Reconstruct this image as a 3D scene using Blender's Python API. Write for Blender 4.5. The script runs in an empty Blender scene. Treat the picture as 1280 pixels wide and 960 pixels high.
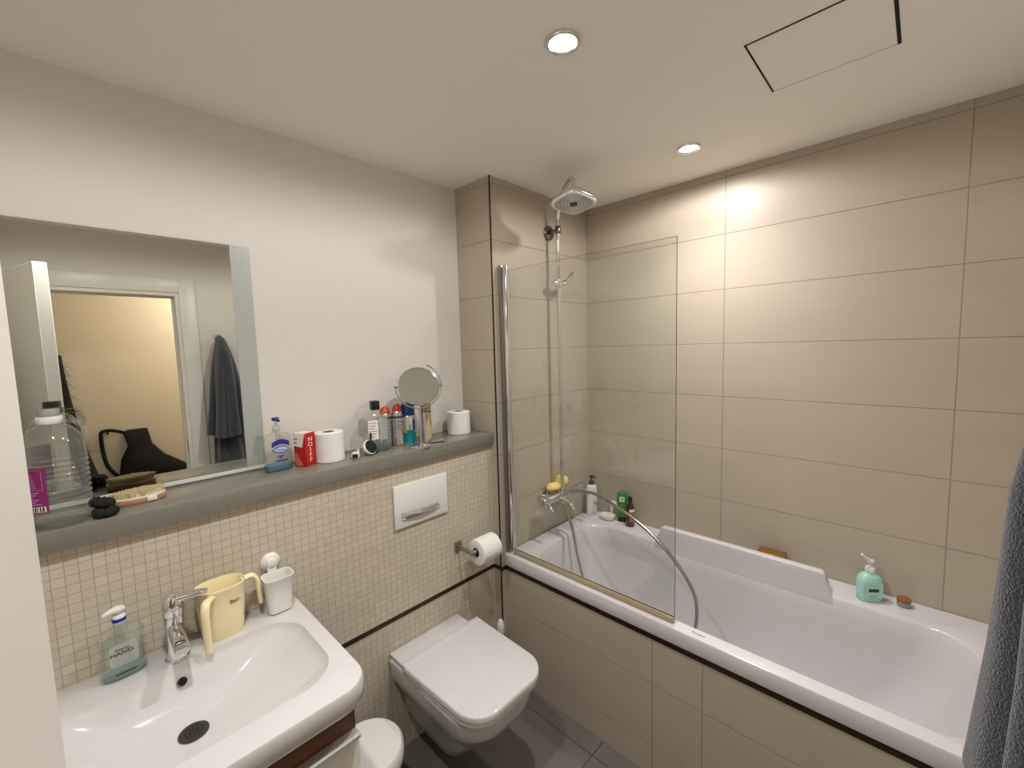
import bpy, bmesh, math, random
from mathutils import Vector, Matrix
random.seed(7)
PI = math.pi
S = bpy.context.scene
COL = S.collection

# ------------------------------------------------------------------ camera, world, light, exposure
def R3(pit, rol, yaw):
    c, s = math.cos, math.sin
    f = Vector((-s(yaw)*c(pit), c(yaw)*c(pit), s(pit)))
    r = Vector((c(yaw), s(yaw), 0)); u = r.cross(f)
    r2 = r*c(rol)+u*s(rol); u2 = -r*s(rol)+u*c(rol)
    return Matrix((r2, u2, -f)).transposed()
cam = bpy.data.cameras.new('camera'); camo = bpy.data.objects.new('camera', cam); COL.objects.link(camo)
cam.sensor_width = 36; cam.lens = 530.61/1280*36; cam.clip_start = 0.02
camo.matrix_world = Matrix.Translation((1.42694, -1.36336, 1.63287)) @ R3(-0.0876018, -0.02771, 0.768977).to_4x4()
S.camera = camo
S.view_settings.view_transform = 'Standard'; S.view_settings.look = 'None'
S.view_settings.gamma = 1; S.view_settings.use_curve_mapping = False
S.view_settings.exposure = 0.16
w = bpy.data.worlds.new('world'); S.world = w; w.use_nodes = True
w.node_tree.nodes['Background'].inputs[0].default_value = (1, .95, .88, 1)
w.node_tree.nodes['Background'].inputs[1].default_value = 0.05
try:
    S.cycles.use_denoising = True
    S.cycles.max_bounces = 14; S.cycles.diffuse_bounces = 7; S.cycles.glossy_bounces = 6
    S.cycles.transmission_bounces = 8; S.cycles.transparent_max_bounces = 24
    S.cycles.caustics_reflective = False; S.cycles.caustics_refractive = False
    S.cycles.sample_clamp_indirect = 6
except Exception:
    pass
BEAM_W, SPILL_W = 34.0, 17.0   # each ceiling downlight: its cone and the spill of its lens
HALL_W = 16.0      # hallway lamp
LAMP_C = (1.0, .985, .96)
CEIL = 2.401
LAMPS = [(.737, -.43), (.725, .411), (.737, -1.27)]

# ------------------------------------------------------------------ helpers: nodes and materials
def lin(c):
    return tuple(((x/255)/12.92 if x/255 <= .04045 else (((x/255)+.055)/1.055)**2.4) for x in c[:3])+(1,)
MC = {}
def pr(name, rgb, rough=.5, metal=0, bump=None, var=None, spec=.5, coat=0, trans=0, emit=0, sheen=0):
    """principled; bump=(scale, strength); var=(scale, amount) mottles the colour"""
    if name in MC: return MC[name]
    m = bpy.data.materials.new(name); m.use_nodes = True; nt = m.node_tree; N = nt.nodes; L = nt.links
    b = N['Principled BSDF']; c = lin(rgb)
    b.inputs['Base Color'].default_value = c; b.inputs['Roughness'].default_value = rough
    b.inputs['Metallic'].default_value = metal; b.inputs['Specular IOR Level'].default_value = spec
    b.inputs['Coat Weight'].default_value = coat; b.inputs['Coat Roughness'].default_value = .05
    b.inputs['Transmission Weight'].default_value = trans
    if sheen: b.inputs['Sheen Weight'].default_value = sheen
    if emit:
        b.inputs['Emission Color'].default_value = c; b.inputs['Emission Strength'].default_value = emit
    tc = N.new('ShaderNodeTexCoord')
    if var:
        n = N.new('ShaderNodeTexNoise'); n.inputs['Scale'].default_value = var[0]; n.inputs['Detail'].default_value = 5
        L.new(tc.outputs['Object'], n.inputs['Vector'])
        mx = N.new('ShaderNodeMix'); mx.data_type = 'RGBA'
        mx.inputs[6].default_value = tuple(x*(1-var[1]) for x in c[:3])+(1,)
        mx.inputs[7].default_value = tuple(min(1, x*(1+var[1])) for x in c[:3])+(1,)
        L.new(n.outputs['Fac'], mx.inputs[0]); L.new(mx.outputs[2], b.inputs['Base Color'])
    if bump:
        n = N.new('ShaderNodeTexNoise'); n.inputs['Scale'].default_value = bump[0]; n.inputs['Detail'].default_value = 3
        L.new(tc.outputs['Object'], n.inputs['Vector'])
        bp = N.new('ShaderNodeBump'); bp.inputs['Strength'].default_value = bump[1]; bp.inputs['Distance'].default_value = .004
        L.new(n.outputs['Fac'], bp.inputs['Height']); L.new(bp.outputs['Normal'], b.inputs['Normal'])
    MC[name] = m
    return m
def clear(name, tint=(1, 1, 1), rough=.03, ior=1.45, refl=1.0, body=None, amt=.15):
    """thin clear plastic or glass: light passes straight, Fresnel reflection on top, an optional cloudy body"""
    if name in MC: return MC[name]
    m = bpy.data.materials.new(name); m.use_nodes = True; nt = m.node_tree; N = nt.nodes; L = nt.links
    N.remove(N['Principled BSDF']); out = N['Material Output']
    t = N.new('ShaderNodeBsdfTransparent'); t.inputs[0].default_value = tuple(tint)+(1,)
    base = t.outputs[0]
    if body:
        d = N.new('ShaderNodeBsdfDiffuse'); d.inputs[0].default_value = lin(body)
        mm = N.new('ShaderNodeMixShader'); mm.inputs[0].default_value = amt
        L.new(base, mm.inputs[1]); L.new(d.outputs[0], mm.inputs[2]); base = mm.outputs[0]
    g = N.new('ShaderNodeBsdfGlossy'); g.inputs['Roughness'].default_value = rough
    f = N.new('ShaderNodeFresnel'); ge = N.new('ShaderNodeNewGeometry'); mi = N.new('ShaderNodeMapRange')
    mi.inputs['To Min'].default_value = ior; mi.inputs['To Max'].default_value = 1/ior
    L.new(ge.outputs['Backfacing'], mi.inputs['Value']); L.new(mi.outputs[0], f.inputs['IOR'])
    k = N.new('ShaderNodeMath'); k.operation = 'MULTIPLY'; k.inputs[1].default_value = refl
    L.new(f.outputs[0], k.inputs[0])
    mx = N.new('ShaderNodeMixShader'); L.new(k.outputs[0], mx.inputs[0]); L.new(base, mx.inputs[1]); L.new(g.outputs[0], mx.inputs[2])
    L.new(mx.outputs[0], out.inputs[0]); MC[name] = m
    return m
def tile_mat(name, rgb, grout, U, V, rough=.42, gw=.003, var=.07, cell=0.0, bump=1.0, extra=(), rgb2=None, cloud=3.0):
    """U, V = (axis, pitch, offset) or None; extra = [(axis, position)] single joints; joints in object space"""
    if name in MC: return MC[name]
    m = bpy.data.materials.new(name); m.use_nodes = True; nt = m.node_tree; N = nt.nodes; L = nt.links
    b = N['Principled BSDF']; tc = N.new('ShaderNodeTexCoord'); sp = N.new('ShaderNodeSeparateXYZ')
    L.new(tc.outputs['Object'], sp.inputs[0])
    def math_(op, a, bb=None, c=None):
        n = N.new('ShaderNodeMath'); n.operation = op
        for i, v in enumerate((a, bb, c)):
            if v is None: continue
            if isinstance(v, (int, float)): n.inputs[i].default_value = v
            else: L.new(v, n.inputs[i])
        return n.outputs[0]
    dist = None; cells = []
    for ax in (U, V):
        if not ax: continue
        s = math_('SUBTRACT', sp.outputs[ax[0]], ax[2])
        d = math_('PINGPONG', s, ax[1]/2)
        cells.append(math_('FLOOR', math_('DIVIDE', s, ax[1])))
        dist = d if dist is None else math_('MINIMUM', dist, d)
    for a, p in extra:
        d = math_('ABSOLUTE', math_('SUBTRACT', sp.outputs[a], p)); dist = d if dist is None else math_('MINIMUM', dist, d)
    face = math_('SMOOTH_MIN', math_('DIVIDE', dist, gw), 1.0, .3)
    mr = N.new('ShaderNodeMapRange'); mr.interpolation_type = 'SMOOTHSTEP'
    mr.inputs['From Min'].default_value = gw*.3; mr.inputs['From Max'].default_value = gw*.75
    L.new(dist, mr.inputs['Value'])
    n1 = N.new('ShaderNodeTexNoise'); n1.inputs['Scale'].default_value = cloud; n1.inputs['Detail'].default_value = 6
    n1.inputs['Roughness'].default_value = .6
    mp = N.new('ShaderNodeMapping'); mp.inputs['Scale'].default_value = (1, 1, 3.2); L.new(tc.outputs['Object'], mp.inputs[0]); L.new(mp.outputs[0], n1.inputs[0])
    n2 = N.new('ShaderNodeTexNoise'); n2.inputs['Scale'].default_value = 260; n2.inputs['Detail'].default_value = 2; L.new(tc.outputs['Object'], n2.inputs[0])
    val = math_('ADD', math_('MULTIPLY', math_('SUBTRACT', n1.outputs['Fac'], .5), var*2.2), math_('MULTIPLY', math_('SUBTRACT', n2.outputs['Fac'], .5), var*.9))
    if cell and cells:
        cb = N.new('ShaderNodeCombineXYZ')
        for i, c in enumerate(cells): L.new(c, cb.inputs[i])
        wn = N.new('ShaderNodeTexWhiteNoise'); wn.noise_dimensions = '3D'; L.new(cb.outputs[0], wn.inputs['Vector'])
        val = math_('ADD', val, math_('MULTIPLY', math_('SUBTRACT', wn.outputs['Value'], .5), cell))
    val = math_('ADD', val, 1.0)
    c = lin(rgb); cmul = N.new('ShaderNodeVectorMath'); cmul.operation = 'SCALE'; cmul.inputs[0].default_value = c[:3]
    L.new(val, cmul.inputs['Scale'])
    mx = N.new('ShaderNodeMix'); mx.data_type = 'RGBA'; mx.inputs[6].default_value = lin(grout)
    L.new(mr.outputs[0], mx.inputs[0]); L.new(cmul.outputs[0], mx.inputs[7]); L.new(mx.outputs[2], b.inputs['Base Color'])
    b.inputs['Roughness'].default_value = rough
    h = math_('ADD', mr.outputs[0], math_('MULTIPLY', n2.outputs['Fac'], .08))
    bp = N.new('ShaderNodeBump'); bp.inputs['Strength'].default_value = bump; bp.inputs['Distance'].default_value = .0015
    L.new(h, bp.inputs['Height']); L.new(bp.outputs[0], b.inputs['Normal'])
    MC[name] = m
    return m
def wood(name, rgb, rgb2, axis=1, scale=14, rough=.45):
    if name in MC: return MC[name]
    m = pr(name, rgb, rough); N = m.node_tree.nodes; L = m.node_tree.links; b = N['Principled BSDF']
    tc = N.new('ShaderNodeTexCoord'); mp = N.new('ShaderNodeMapping'); s = [scale*4]*3; s[axis] = scale*.18; mp.inputs['Scale'].default_value = s
    n = N.new('ShaderNodeTexNoise'); n.inputs['Scale'].default_value = 1.0; n.inputs['Detail'].default_value = 8; n.inputs['Distortion'].default_value = .4
    cr = N.new('ShaderNodeValToRGB'); cr.color_ramp.elements[0].position = .3; cr.color_ramp.elements[1].position = .7
    cr.color_ramp.elements[0].color = lin(rgb2); cr.color_ramp.elements[1].color = lin(rgb)
    L.new(tc.outputs['Object'], mp.inputs[0]); L.new(mp.outputs[0], n.inputs[0]); L.new(n.outputs['Fac'], cr.inputs[0]); L.new(cr.outputs[0], b.inputs['Base Color'])
    return m

# ------------------------------------------------------------------ helpers: shapes into a bmesh
def BM(): return bmesh.new()
def box(bm, x0, x1, y0, y1, z0, z1, bev=0, seg=2, mat=0):
    r = bmesh.ops.create_cube(bm, size=1); vs = r['verts']
    for v in vs:
        v.co = Vector(((x0+x1)/2+v.co.x*(x1-x0), (y0+y1)/2+v.co.y*(y1-y0), (z0+z1)/2+v.co.z*(z1-z0)))
    fs = set(f for v in vs for f in v.link_faces)
    for f in fs: f.material_index = mat
    if bev:
        es = list(set(e for v in vs for e in v.link_edges))
        bmesh.ops.bevel(bm, geom=es, offset=bev, segments=seg, profile=.5, affect='EDGES')
    return bm
def loft(bm, rings, cap0=True, cap1=True, mat=0):
    V = [[bm.verts.new(p) for p in r] for r in rings]; n = len(V[0])
    for a, b in zip(V[:-1], V[1:]):
        for i in range(n):
            f = bm.faces.new((a[i], a[(i+1) % n], b[(i+1) % n], b[i])); f.material_index = mat
    for k, c in ((0, cap0), (-1, cap1)):
        if c:
            f = bm.faces.new(V[k][::-1] if k == 0 else V[k]); f.material_index = mat
    return V
def rrect(x0, x1, y0, y1, r, k=6, z=0):
    """rounded rectangle, counter-clockwise; r = radius or radii at (x1,y0),(x1,y1),(x0,y1),(x0,y0)"""
    if not hasattr(r, '__len__'): r = (r,)*4
    P = []
    for (cx, cy, sx, sy, a0), rr in zip(((x1, y0, -1, 1, -PI/2), (x1, y1, -1, -1, 0), (x0, y1, 1, -1, PI/2), (x0, y0, 1, 1, PI)), r):
        rr = max(rr, 1e-4)
        for i in range(k+1):
            a = a0+PI/2*i/k; P.append(Vector((cx+sx*rr+rr*math.cos(a), cy+sy*rr+rr*math.sin(a), z)))
    return P
def ell(cx, cy, rx, ry, z, n=32, p=2.0):
    P = []
    for i in range(n):
        a = 2*PI*i/n; c, s = math.cos(a), math.sin(a)
        P.append(Vector((cx+rx*math.copysign(abs(c)**(2/p), c), cy+ry*math.copysign(abs(s)**(2/p), s), z)))
    return P
def lathe(bm, prof, n=32, c=(0, 0), mat=0, cap0=True, cap1=True, M=None):
    rings = [[Vector((c[0]+r*math.cos(2*PI*i/n), c[1]+r*math.sin(2*PI*i/n), z)) for i in range(n)] for r, z in prof]
    if M: rings = [[M @ p for p in r] for r in rings]
    return loft(bm, rings, cap0, cap1, mat)
def smooth_path(pts, sub=6):
    pts = [Vector(p) for p in pts]; out = []
    for i in range(len(pts)-1):
        p0 = pts[max(i-1, 0)]; p1 = pts[i]; p2 = pts[i+1]; p3 = pts[min(i+2, len(pts)-1)]
        for j in range(sub):
            t = j/sub
            out.append(.5*((2*p1)+(-p0+p2)*t+(2*p0-5*p1+4*p2-p3)*t*t+(-p0+3*p1-3*p2+p3)*t**3))
    out.append(pts[-1]); return out
def tube(bm, pts, r, n=12, sub=6, mat=0, flat=1.0, caps=True):
    P = smooth_path(pts, sub) if sub > 1 else [Vector(p) for p in pts]
    m = len(P); T = [(P[min(i+1, m-1)]-P[max(i-1, 0)]).normalized() for i in range(m)]
    up = Vector((0, 0, 1)) if abs(T[0].z) < .9 else Vector((1, 0, 0)); nrm = (up-T[0]*up.dot(T[0])).normalized(); rings = []
    for i in range(m):
        nrm = (nrm-T[i]*nrm.dot(T[i])).normalized(); bn = T[i].cross(nrm)
        rr = r if not hasattr(r, '__len__') else r[0]+(r[1]-r[0])*i/(m-1)
        rings.append([P[i]+nrm*rr*flat*math.cos(2*PI*k/n)+bn*rr*math.sin(2*PI*k/n) for k in range(n)])
    return loft(bm, rings, caps, caps, mat)
def cyl(bm, a, b, r, n=24, bev=0, mat=0):
    a = Vector(a); b = Vector(b); d = (b-a); L = d.length
    M = Matrix.Translation(a) @ d.to_track_quat('Z', 'Y').to_matrix().to_4x4()
    pr_ = [(r, 0), (r, L)] if not bev else [(r-bev, 0), (r-.3*bev, .3*bev), (r, bev), (r, L-bev), (r-.3*bev, L-.3*bev), (r-bev, L)]
    return lathe(bm, pr_, n, M=M, mat=mat)
def ball(bm, c, rx, ry=None, rz=None, n=20, mat=0):
    ry = ry or rx; rz = rz or rx
    r = bmesh.ops.create_uvsphere(bm, u_segments=n, v_segments=n//2+2, radius=1)
    for v in r['verts']:
        v.co = Vector((c[0]+v.co.x*rx, c[1]+v.co.y*ry, c[2]+v.co.z*rz))
        for f in v.link_faces: f.material_index = mat
def arc_patch(bm, r, z0, z1, a0, a1, n=14, c=(0, 0), ry=None, mat=0, off=.0008):
    ry = ry or r; rows = []
    for z in (z0, z1):
        rows.append([bm.verts.new((c[0]+(r+off)*math.cos(a0+(a1-a0)*i/n), c[1]+(ry+off)*math.sin(a0+(a1-a0)*i/n), z)) for i in range(n+1)])
    for i in range(n):
        f = bm.faces.new((rows[0][i], rows[0][i+1], rows[1][i+1], rows[1][i])); f.material_index = mat

# ------------------------------------------------------------------ helpers: objects
def obj(name, bm, mats, parent=None, angle=40, flat=False):
    bmesh.ops.recalc_face_normals(bm, faces=bm.faces[:])
    for e in bm.edges:
        if len(e.link_faces) == 2: e.smooth = e.calc_face_angle(0) < math.radians(angle)
    for f in bm.faces: f.smooth = not flat
    me = bpy.data.meshes.new(name); bm.to_mesh(me); bm.free()
    for m in (mats if isinstance(mats, (list, tuple)) else [mats]): me.materials.append(m)
    o = bpy.data.objects.new(name, me); COL.objects.link(o)
    if parent: o.parent = parent
    return o
def tag(o, label, cat, group=None):
    o['label'] = label; o['category'] = cat
    if group: o['group'] = group
    return o
def thing(name, label, cat, loc=(0, 0, 0), rz=0, group=None):
    o = bpy.data.objects.new(name, None); COL.objects.link(o); o.location = loc; o.rotation_euler = (0, 0, rz)
    o.empty_display_size = .05
    return tag(o, label, cat, group)
def struct(name, bm, mats, parent=None, label=None):
    o = obj(name, bm, mats, parent, angle=30)
    if not parent: o['kind'] = 'structure'
    if label: o['label'] = label
    return o
def text(name, s, size, loc, mat, parent, rot=(PI/2, 0, PI/2), wx=1.0):
    cu = bpy.data.curves.new(name, 'FONT'); cu.body = s; cu.size = size; cu.align_x = 'CENTER'; cu.align_y = 'CENTER'; cu.extrude = .0003; cu.space_line = .9
    t = bpy.data.objects.new('lettering_source', cu); COL.objects.link(t)
    bpy.context.view_layer.update()
    me = bpy.data.meshes.new_from_object(t.evaluated_get(bpy.context.evaluated_depsgraph_get()))
    bpy.data.objects.remove(t); bpy.data.curves.remove(cu)
    me.materials.clear(); me.materials.append(mat); me.name = name
    o = bpy.data.objects.new(name, me); COL.objects.link(o); o.parent = parent; o.location = loc; o.rotation_euler = rot; o.scale = (wx, 1, 1)
    return o
def on_disc(bm, pts3, th, mat=0):
    """a slab from an outline: pts3 = (front ring), th = offset vector"""
    loft(bm, [[Vector(p) for p in pts3], [Vector(p)+Vector(th) for p in pts3]], mat=mat)

# ------------------------------------------------------------------ materials
M_paint = pr('white_paint', (222, 217, 209), .6, bump=(180, .03))
M_ceil = pr('ceiling_paint', (247, 244, 239), .75)
TR, TG = (180, 168, 152), (158, 145, 127)
M_tile_far = tile_mat('tile_far', TR, TG, (0, .7613, -.0049), (2, .25, .12), gw=.0025)
M_tile_col = tile_mat('tile_column', TR, TG, None, (2, .25, .12), gw=.0025)
M_tile_bath = tile_mat('tile_bath_panel', TR, TG, (0, .7613, 1.5177), (2, .25, .12), gw=.0025, extra=((0, .936),))
M_mosaic = tile_mat('stone_mosaic', (196, 185, 168), (160, 148, 131), (1, .0245, .004), (2, .0245, .006), rough=.55, gw=.0017, var=.10, cell=.09, bump=.2)
M_floor = tile_mat('floor_tile', (108, 103, 96), (70, 66, 60), (0, .6, .545), (1, .6, -.05), rough=.5, gw=.003, var=.42, cloud=2.6)
M_hall = pr('hall_paint', (224, 214, 196), .7)
M_hfloor = wood('hall_floor', (150, 115, 80), (120, 88, 58))
M_stone = pr('grey_stone', (122, 119, 108), .25, var=(60, .10), spec=.5)
M_bronze = pr('dark_bronze', (62, 48, 36), .35, metal=.6)
M_door = pr('door_white', (226, 222, 216), .35)
M_ceramic = pr('white_ceramic', (204, 201, 200), .08, coat=.3)
M_acrylic = pr('white_acrylic', (207, 203, 205), .13, coat=.2)
M_chrome = pr('chrome', (225, 225, 226), .07, metal=1)
M_dchrome = pr('dark_chrome', (120, 115, 108), .2, metal=1)
M_brushed = pr('brushed_steel', (170, 166, 160), .28, metal=1)
M_mirror = pr('mirror_glass', (222, 224, 216), .005, metal=1)
M_frost = pr('frosted_glass', (186, 191, 186), .28, metal=.25)
M_glass = clear('screen_glass', (.965, .975, .965), .004, 1.5, 1.15)
M_edge = pr('glass_edge', (62, 66, 58), .2)
M_seal = clear('seal_strip', (.78, .72, .58), .2, 1.45, .8, (200, 188, 160), .5)
M_white = pr('white_plastic', (224, 222, 218), .3)
M_black = pr('black_plastic', (18, 18, 19), .35)
M_cloth_black = pr('black_cloth', (16, 15, 16), .9, bump=(120, .3))
M_paper = pr('tissue_paper', (228, 226, 221), .9, bump=(90, .25))
M_card = pr('cardboard_core', (120, 105, 90), .9)
M_navy = pr('navy_plastic', (30, 36, 120), .3)
M_dnavy = pr('dark_navy_plastic', (22, 26, 78), .3)
M_orange = pr('orange_plastic', (214, 74, 32), .35)
M_silver = pr('silver_can', (206, 205, 204), .25, metal=.85)
M_clear = clear('clear_plastic', (.93, .94, .92), .06, 1.45, 1.3, (205, 203, 192), .10)
M_clearg = clear('clear_green_plastic', (.93, .965, .945), .05, 1.42, 1.1, (190, 205, 196), .10)
M_cream = pr('cream_plastic', (236, 222, 180), .35)
M_dark = pr('dark_void', (14, 13, 12), .8)

# ------------------------------------------------------------------ the room
XB, XW, XR, YN, YF = -.045, -.243, 1.725, -1.80, .76
b = BM(); box(b, XW-.1, XW, YN-.1, 0, 0, CEIL); struct('wall_left', b, M_paint)
b = BM(); box(b, XW, XB, YN, 0, 0, 1.180); struct('wall_left_lower', b, M_mosaic)
b = BM(); box(b, XW, 0, 0, YF, 0, CEIL); struct('wall_corner', b, M_tile_col)
b = BM(); box(b, XW-.1, XR+.1, YF, YF+.1, 0, CEIL); struct('wall_far', b, M_tile_far)
DY0, DY1, DZ = -1.695, -.825, 2.055
b = BM(); box(b, XR, XR+.12, DY1, YF, 0, CEIL); box(b, XR, XR+.12, YN-.1, DY0, 0, CEIL); box(b, XR, XR+.12, DY0, DY1, DZ, CEIL)
struct('wall_right', b, M_paint)
b = BM(); box(b, XW-.1, XR+.12, YN-.1, YN, 0, CEIL); struct('wall_near', b, M_paint)
b = BM(); box(b, XW-.1, XR+.12, YN-.1, YF+.1, -.1, 0); struct('floor', b, M_floor)
b = BM(); box(b, XW-.1, XR+.12, YN-.1, YF+.1, CEIL, CEIL+.1); struct('ceiling', b, M_ceil)
b = BM(); box(b, 0, XR, .033, .053, 0, .548); struct('wall_bath', b, M_tile_bath)
# hallway behind the doorway
HX = 2.75
b = BM(); box(b, HX, HX+.1, -3.0, .6, 0, 2.45); struct('wall_hall_back', b, M_hall)
b = BM(); box(b, XR+.12, HX, .5, .6, 0, 2.45); struct('wall_hall_right', b, M_hall)
b = BM(); box(b, XR+.12, HX, -3.0, -2.9, 0, 2.45); struct('wall_hall_left', b, M_hall)
b = BM(); box(b, XR+.12, XR+.13, -2.9, YN-.1, 0, 2.45); struct('wall_hall_front', b, M_hall)
b = BM(); box(b, XR+.12, HX, -2.9, .5, -.1, 0); struct('floor_hall', b, M_hfloor)
b = BM(); box(b, XR+.12, HX, -2.9, .5, 2.40, 2.5); struct('ceiling_hall', b, M_ceil)
# door casing, lining and the open leaf
b = BM()
box(b, XR-.014, XR, DY1, DY1+.09, 0, DZ+.09, .003); box(b, XR-.014, XR, DY0-.09, DY0, 0, DZ+.09, .003); box(b, XR-.014, XR, DY0, DY1, DZ, DZ+.09, .003)
cas = struct('trim_4', b, M_door)
b = BM()
box(b, XR-.004, XR+.124, DY1-.022, DY1, 0, DZ); box(b, XR-.004, XR+.124, DY0, DY0+.022, 0, DZ); box(b, XR-.004, XR+.124, DY0+.022, DY1-.022, DZ-.022, DZ)
box(b, XR+.05, XR+.07, DY1-.034, DY1-.022, 0, DZ-.022); box(b, XR+.05, XR+.07, DY0+.034, DY1-.034, DZ-.034, DZ-.022)
lin_ = struct('door_frame', b, M_door)
b = BM(); box(b, XR+.006, XR+.03, DY1-.0235, DY1-.0215, .97, 1.05); struct('strike_plate', b, M_dchrome, lin_, 'dark metal strike plate')
d = bpy.data.objects.new('door_1', None); COL.objects.link(d); d['kind'] = 'structure'
d.location = (1.715, -1.679, 0); d.rotation_euler = (0, 0, math.atan2(.258, -.925))
b = BM(); box(b, 0, .955, -.022, .022, .008, 2.045, .0015, 1); obj('door_leaf', b, M_door, d)
for s in (-1, 1):
    b = BM(); cyl(b, (.89, s*.022, 1.05), (.89, s*.03, 1.05), .025, 24, .002); cyl(b, (.89, s*.03, 1.05), (.89, s*.062, 1.05), .009)
    tube(b, [(.89, s*.058, 1.05), (.845, s*.06, 1.05), (.765, s*.06, 1.05)], .009, 10); obj('door_handle', b, M_brushed, d)
# bronze trims: column corner, band over the mosaic, band under the bath rim
b = BM(); box(b, -.003, .0025, -.0025, .003, 0, CEIL-.001); struct('trim_1', b, M_bronze)
b = BM(); box(b, XB-.003, XB+.002, YN, -.003, .556, .574); box(b, XB+.002, -.003, -.0025, .0, .556, .574); struct('trim_2', b, M_bronze)
b = BM(); box(b, .0025, XR, .031, .036, .549, .566); box(b, 0, .0025, .003, .031, .549, .566); struct('trim_3', b, M_bronze)

# ------------------------------------------------------------------ ceiling: lamps and access hatch
for i, (x, y) in enumerate(LAMPS):
    t = thing('ceiling_light', ['round recessed ceiling downlight above the toilet, the larger of the two in view', 'small round recessed ceiling downlight over the bathtub', 'round recessed ceiling downlight over the doorway end of the room'][i], 'ceiling light', (x, y, CEIL), group='recessed ceiling downlights')
    b = BM(); lathe(b, [(.034, -.001), (.036, -.006), (.043, -.006), (.0455, -.001), (.0455, 0), (.034, 0)], 40, cap0=False, cap1=False); obj('trim_ring', b, M_chrome, t)
    b = BM(); lathe(b, [(.0345, -.0005), (.030, -.003), (.015, -.0045), (.001, -.005)], 32)
    lm = pr('lamp_glow', (255, 246, 232), .3, emit=26); o = obj('lamp_lens', b, lm, t)
    for nm, en, ang, bl in (('downlight_beam', BEAM_W, 124, 1.0), ('downlight_spill', SPILL_W, 176, .3)):
        l = bpy.data.lights.new(nm, 'SPOT'); l.energy = en; l.color = LAMP_C; l.spot_size = math.radians(ang); l.spot_blend = bl; l.shadow_soft_size = .03
        lo = bpy.data.objects.new(nm, l); COL.objects.link(lo); lo.parent = t; lo.location = (0, 0, -.012)
t = thing('access_hatch', 'square white access hatch with a dark gap round it in the ceiling', 'access hatch', (1.205, .073, CEIL))
b = BM(); box(b, -.142, .142, -.142, .142, -.0025, 0, .0008, 1); obj('panel', b, M_ceil, t)
b = BM()
for a in ((-.1475, -.142, -.1475, .1475), (.142, .150, -.1475, .1475), (-.142, .142, -.1462, -.142), (-.142, .142, .142, .1458)): box(b, *a, -.0012, 0)
obj('gap', b, M_dark, t)
th = thing('hall_ceiling_light', 'round white ceiling lamp in the hallway beyond the doorway', 'ceiling light', (2.30, -.38, 2.40))
b = BM(); lathe(b, [(.13, 0), (.14, -.02), (.13, -.06), (.08, -.085), (.01, -.09)], 40); obj('shade', b, pr('hall_lamp', (255, 232, 190), .4, emit=3), th)
l = bpy.data.lights.new('hall_bulb', 'POINT'); l.energy = HALL_W; l.color = (1, .93, .82); l.shadow_soft_size = .12
lo = bpy.data.objects.new('hall_bulb', l); COL.objects.link(lo); lo.parent = th; lo.location = (0, 0, -.22)

# ------------------------------------------------------------------ stone shelf and the big wall mirror
SH = 1.230
b = BM(); box(b, XW, -.022, YN, -.002, 1.180, SH, .002, 2)
tag(obj('stone_shelf', b, M_stone), 'long grey stone shelf along the wall over the mosaic tiles', 'shelf')
t = thing('wall_mirror', 'large frameless wall mirror standing over the left end of the grey shelf', 'mirror', (XW, -1.35, 1.237))
b = BM(); box(b, 0, .006, -.43, .379, .006, .757); obj('mirror_glass', b, M_mirror, t)
b = BM(); box(b, 0, .0062, .379, .437, .006, .757, .0008, 1); obj('frosted_strip', b, M_frost, t)['label'] = 'frosted strip along the right edge'
b = BM(); box(b, 0, .009, -.43, .437, -.006, .006, .001, 1); obj('bottom_rail', b, M_white, t)['label'] = 'white rail under the glass'

# ------------------------------------------------------------------ bathtub
RIM = .635
tub = thing('bathtub', 'long white built-in bathtub with a raised middle section on its back rim', 'bathtub', (0, 0, 0))
b = BM(); K = 10
rings = [rrect(.003, 1.722, .024, .757, .004, K, .575), rrect(.001, 1.724, .022, .758, .006, K, .580), rrect(.001, 1.724, .022, .758, .006, K, RIM-.010),
         rrect(.004, 1.722, .025, .757, .008, K, RIM-.003), rrect(.011, 1.719, .032, .754, .01, K, RIM)]
inn = [(.105, 1.600, .072, .618, .13, RIM), (.110, 1.597, .076, .614, .13, RIM-.003), (.116, 1.592, .081, .609, .13, RIM-.012), (.126, 1.575, .087, .603, .13, .56),
       (.140, 1.535, .093, .598, .13, .46), (.155, 1.485, .100, .590, .13, .36), (.172, 1.430, .110, .580, .13, .28), (.20, 1.385, .125, .565, .13, .235),
       (.25, 1.33, .16, .53, .12, .213), (.33, 1.25, .22, .47, .10, .205)]
for x0, x1, y0, y1, r, z in inn: rings.append(rrect(x0, x1, y0, y1, r, K, z))
loft(b, rings, cap0=False, cap1=True); obj('tub', b, M_acrylic, tub, 35)
# raised section of the back rim
b = BM()
def hump(y, ins):
    x0, x1, zt, zb = .497+ins, 1.212-ins, .718-ins, RIM-.032
    P = [(x0-.012, zb)]
    P += [(x0+.00+.012*0, RIM+.004)]
    for i in range(7):
        a = PI-PI/2*i/6; P.append((x0+.040+.018*math.cos(a), zt-.018+.018*math.sin(a)))
    for i in range(7):
        a = PI/2-PI/2*i/6; P.append((x1-.040+.018*math.cos(a), zt-.018+.018*math.sin(a)))
    P += [(x1, RIM+.004), (x1+.012, zb)]
    return [Vector((x, y, z)) for x, z in P]
loft(b, [hump(.6065, .005), hump(.6075, .002), hump(.6110, 0), hump(.640, 0), hump(.645, .002), hump(.647, .006)]); obj('back_ridge', b, M_acrylic, tub, 35)
text('lettering', 'Duravit', .011, (.915, .047, RIM+.0006), pr('grey_print', (90, 88, 86), .5), tub, rot=(0, 0, 0), wx=1.3)

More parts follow.
